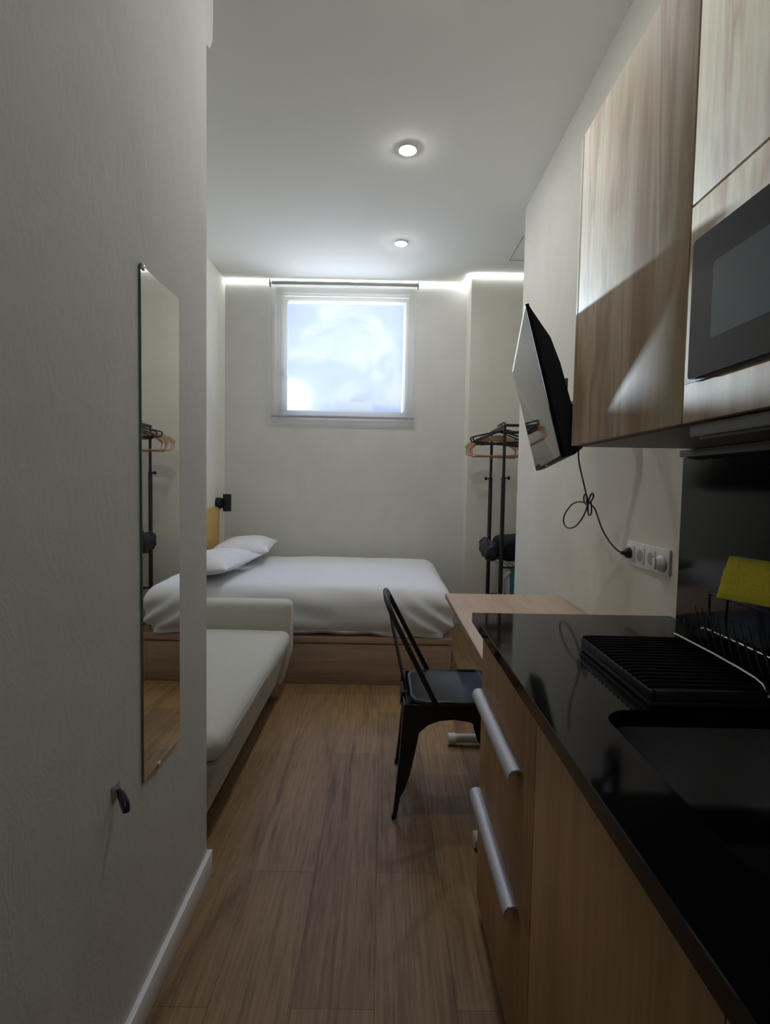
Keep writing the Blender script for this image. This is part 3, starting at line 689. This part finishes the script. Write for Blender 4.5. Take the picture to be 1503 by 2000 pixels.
m = MB(); m.box(XC, XC+.0185, .385, .978, 1.7275, 1.7985, .001); m.box(XC, XC+.0185, .385, .978, 1.4165, 1.486, .001); m.box(XC, XC+.0185, .949, .978, 1.486, 1.7275, 0); m.box(XC, XC+.0185, .385, .425, 1.486, 1.7275, 0)
m.done('fascia_frame', M_oak, wc2)
wc3 = thing('wall_cabinet', (.72, .0, 1.415), 'pale oak wall cabinet at the right edge of view above the near counter', 'cabinet')
B('body', M_oak, XC+.022, .904, -.60, .381, 1.418, 2.274, .001, wc3); B('door', M_oak, XC, XC+.0185, -.11, .381, 1.4165, 2.2766, .0015, wc3); B('door', M_oak, XC, XC+.0185, -.60, -.114, 1.4165, 2.2766, .0015, wc3)
mw = thing('microwave', (.72, .69, 1.486), 'built-in black microwave in the oak wall cabinet', 'microwave')
B('body', M_blackpl, XC+.0188, .86, .428, .946, 1.4885, 1.7255, .001, mw)
def rrect(y0, y1, z0, z1, r):
    o = []
    for cy, cz, a in ((y1-r, z1-r, 0), (y0+r, z1-r, 90), (y0+r, z0+r, 180), (y1-r, z0+r, 270)): o += arc(cy, cz, r, a, a+90, 5)
    return o
MB().prism(rrect(.428, .9475, 1.489, 1.7255, .008), XC-.012, XC+.0186, lambda u, v, w: Vector((w, u, v))).done('door', M_mwave, mw)
MB().prism(rrect(.560, .886, 1.545, 1.668, .006), XC-.0124, XC-.0119, lambda u, v, w: Vector((w, u, v))).done('door_window', M_mwin, mw)
MB().prism(rrect(.424, .951, 1.485, 1.7295, .010), XC-.0035, XC-.0002, lambda u, v, w: Vector((w, u, v))).done('trim', mat('dark_plum_trim', (.02, .012, .022), .3), mw)
hd = thing('extractor_hood', (.72, .68, 1.38), 'slim dark extractor hood under the microwave cabinet', 'hood')
B('hood_body', M_hood, XC+.03, .893, .39, .975, 1.388, 1.4138, .002, hd); B('front_lip', M_under, XC+.012, XC+.029, .39, .975, 1.392, 1.4138, .002, hd)
B('rear_rail', M_under, .885, .903, .39, 1.60, 1.392, 1.4125, .002, hd)
# splashback
B('splashback', M_splash, .8965, .9045, -.60, 1.600, .9015, 1.3905, .001, label='glossy black splashback panel on the wall behind the worktop', cat='splashback')

# ------------------------------------------------------------------ base cabinets and worktop
XF = .305
dc = thing('base_cabinet', (.6, 1.29, 0), 'oak base cabinet with drawers and long silver handles at the far end', 'cabinet')
B('body', M_oak_shaded, XF+.0205, .903, 1.008, 1.554, .102, .868, .001, dc); B('end_panel', M_oak_shaded, XF+.002, .903, 1.5555, 1.573, .102, .868, .001, dc)
B('plinth', M_oak_shaded, XF+.045, XF+.062, 1.006, 1.568, .001, .100, .001, dc)
def pull(y0, y1, z, parent):
    pr_ = [(0, 0), (0, .004), (-.010, .006), (-.022, .003), (-.0285, -.006), (-.030, -.018), (-.027, -.024), (-.025, -.018), (-.024, -.008), (-.018, -.002), (-.008, .0)]
    MB().prism(pr_, y0, y1, lambda u, v, w: Vector((XF+u, w, z+v))).done('handle', M_alu, parent, angle=50, label='long silver bar handle')
for z0, z1, hz in ((.700, .866, None), (.401, .697, .690), (.052, .398, .388)):
    d_ = B('drawer', M_oak_shaded, XF, XF+.0185, 1.0085, 1.5545, z0, z1, .001, dc)
    if hz: pull(1.10, 1.553, hz, d_)
sc2 = thing('base_cabinet', (.6, .72, 0), 'oak base cabinet with a plain door below the sink', 'cabinet')
m = MB(); m.box(XF+.0205, .903, .440, .457, .102, .868, .001); m.box(XF+.0205, .903, .987, 1.004, .102, .868, .001); m.box(XF+.0205, .903, .457, .987, .102, .12, .001); m.box(.887, .903, .457, .987, .12, .868, .001)
m.done('body', M_oak_shaded, sc2)
B('door', M_oak_shaded, XF, XF+.0185, .4395, 1.0055, .052, .866, .001, sc2); B('plinth', M_oak_shaded, XF+.045, XF+.062, .440, 1.004, .001, .100, .001, sc2)
nc = thing('base_cabinet', (.6, -.1, 0), 'oak base cabinet nearest the viewer at the bottom right corner', 'cabinet')
B('body', M_oak_shaded, XF+.0205, .903, -.60, .435, .102, .868, .001, nc); B('door', M_oak_shaded, XF, XF+.0185, -.08, .4365, .052, .866, .001, nc); B('door', M_oak_shaded, XF, XF+.0185, -.60, -.083, .052, .866, .001, nc)
B('plinth', M_oak_shaded, XF+.045, XF+.062, -.60, .436, .001, .100, .001, nc)
# worktop with a rounded sink cut-out
SX0, SX1, SY0, SY1, SR = .392, .80, .50, .935, .055
m = MB(); bm = m.bm
def rr2(x0, x1, y0, y1, r, n=6):
    o = []
    for cx, cy, a in ((x1-r, y1-r, 0), (x0+r, y1-r, 90), (x0+r, y0+r, 180), (x1-r, y0+r, 270)): o += arc(cx, cy, r, a, a+90, n)
    return o
hole = rr2(SX0, SX1, SY0, SY1, SR); outer = [(.904, 1.647), (.285, 1.647), (.285, -.60), (.904, -.60)]
def ring(zt, ins=0):
    return [bm.verts.new((x, y, zt)) for x, y in hole], [bm.verts.new((x + (ins if x < .5 else -ins*0), y + (-ins if y > 1 else ins), zt)) for x, y in outer]
ht, ot = ring(.900, .0015); hb_, ob = ring(.871); _, om = ring(.8985)
n7 = 7
for T_, flip in (((ht, ot), 0), ((hb_, ob), 1)):
    h_, q_ = T_
    for k in range(4):
        seg = h_[k*n7:(k+1)*n7]; nxt = h_[((k+1) % 4)*n7]
        o0 = q_[k]; o1 = q_[(k+1) % 4]
        for a_, b_ in zip(seg, seg[1:]): bm.faces.new((o0, a_, b_))
        bm.faces.new((o0, seg[-1], nxt, o1))
for k in range(28): bm.faces.new((ht[k], ht[(k+1) % 28], hb_[(k+1) % 28], hb_[k]))
for k in range(4):
    bm.faces.new((ot[k], ot[(k+1) % 4], om[(k+1) % 4], om[k])); bm.faces.new((om[k], om[(k+1) % 4], ob[(k+1) % 4], ob[k]))
bmesh.ops.delete(bm, geom=[v for v in _ if not v.link_faces] if _ else [], context='VERTS')
for v in [v for v in bm.verts if not v.link_faces]: bm.verts.remove(v)
m.done('worktop', M_granite, label='black polished stone worktop over the oak base cabinets', cat='worktop', angle=20)
sn = thing('sink', (.6, .72, .87), 'stainless steel sink bowl set in the black worktop', 'sink')
m = MB(); rings = []
for ins, z in ((-.010, .8695), (0.001, .8697), (.002, .86), (.006, .74), (.02, .718), (.05, .712), (.15, .708)):
    rings.append([m.bm.verts.new((x, y, z)) for x, y in rr2(SX0+ins, SX1-ins, SY0+ins, SY1-ins, max(.01, SR-ins*.3))])
for P_, Q_ in zip(rings, rings[1:]):
    for k in range(28): m.bm.faces.new((P_[k], P_[(k+1) % 28], Q_[(k+1) % 28], Q_[k]))
m.bm.faces.new(rings[-1][::-1])
snb = m.done('bowl', M_steel, sn, angle=50)
MB().lathe([(.040, 0), (.038, .003), (.030, .001), (.004, .0015)], (.60, .72, .7085), 'z', 28).done('drain', M_chrome, sn)

# dish rack on the worktop
dr = thing('dish_rack', (.68, 1.10, .9), 'black dish rack with a ribbed drip tray and wire prongs on the worktop', 'dish rack')
m = MB(); m.box(.490, .875, .945, 1.285, .9008, .912, .003); m.box(.490, .500, .945, 1.285, .912, .932, .003); m.box(.865, .875, .945, 1.285, .912, .932, .003); m.box(.500, .865, .945, .955, .912, .932, .003); m.box(.500, .865, 1.275, 1.285, .912, .932, .003)
tray = m.done('drip_tray', M_blackpl, dr)
for k in range(17): MB().tube([(.492, .962+.0195*k, .9335), (.506, .962+.0195*k, .9355), (.70, .962+.0195*k, .934), (.868, .962+.0195*k, .933)], .0042, 8).done('rib', M_bezel, tray, angle=60)
M_wire = mat('dark_wire', (.02, .02, .021), .45, metal=.3)
MB().tube([(.725, 1.295, .941), (.718, 1.12, .944), (.710, .985, .943), (.706, .955, .936), (.705, .945, .922)], .0028, 8, smooth=1).done('front_rail', M_chrome, dr)
MB().tube([(.80, 1.30, .943), (.79, 1.28, .960), (.785, 1.0, .960), (.785, .93, .958), (.785, .925, .934)], .0026, 8, smooth=1).done('middle_rail', M_chrome, dr)
for k in range(12):
    MB().tube([(.785, 1.285-.028*k, .940), (.783, 1.300-.028*k, .975), (.790, 1.325-.028*k, 1.005)], .0018, 6, smooth=1).done('prong', M_wire, dr, angle=60)
    MB().tube([(.745, 1.27-.028*k, .936), (.742, 1.278-.028*k, .958), (.745, 1.292-.028*k, .980)], .0018, 6, smooth=1).done('prong', M_wire, dr, angle=60)
MB().tube([(.822, 1.318, .912), (.822, 1.320, 1.030), (.822, 1.312, 1.038), (.822, 1.25, 1.038), (.822, .96, 1.038), (.822, .94, 1.03), (.822, .938, .935)], .003, 8, smooth=1).tube([(.868, 1.318, .912), (.868, 1.320, 1.030), (.868, 1.25, 1.038), (.868, .96, 1.038), (.868, .938, .935)], .003, 8, smooth=1).tube([(.822, 1.315, 1.036), (.868, 1.315, 1.036)], .003, 8).tube([(.822, .95, 1.036), (.868, .95, 1.036)], .003, 8).done('basket_frame', M_wire, dr, angle=60)
# yellow cloth
cl = [((.775, 1.222, 1.048)), ((.775, .99, 1.072)), ((.835, .975, 1.152)), ((.835, 1.272, 1.140))]
m = MB(); n = 18
def cp(u, v, side):
    a_ = Vector(cl[0]).lerp(Vector(cl[1]), u); b_ = Vector(cl[3]).lerp(Vector(cl[2]), u); p = a_.lerp(b_, v)
    e = min(1, min(u, 1-u)*7)**.5*min(1, min(v, 1-v)*7)**.5
    w = .003*noise.noise(p*22) + .0015*noise.noise(p*60)
    nn = Vector((-.87, 0, .5))
    return p + nn*((.011*e + w)*side if side > 0 else -.008*e)
ft = [[m.bm.verts.new(cp(i/n, j/n, 1)) for j in range(n+1)] for i in range(n+1)]; bk = [[ft[i][j] if i in (0, n) or j in (0, n) else m.bm.verts.new(cp(i/n, j/n, -1)) for j in range(n+1)] for i in range(n+1)]
for i in range(n):
    for j in range(n):
        m.bm.faces.new((ft[i][j], ft[i+1][j], ft[i+1][j+1], ft[i][j+1]))
        try: m.bm.faces.new((bk[i][j], bk[i][j+1], bk[i+1][j+1], bk[i+1][j]))
        except ValueError: pass
m.done('dish_cloth', M_yellow, angle=60, label='folded yellow cloth lying on top of the black dish rack', cat='cloth')
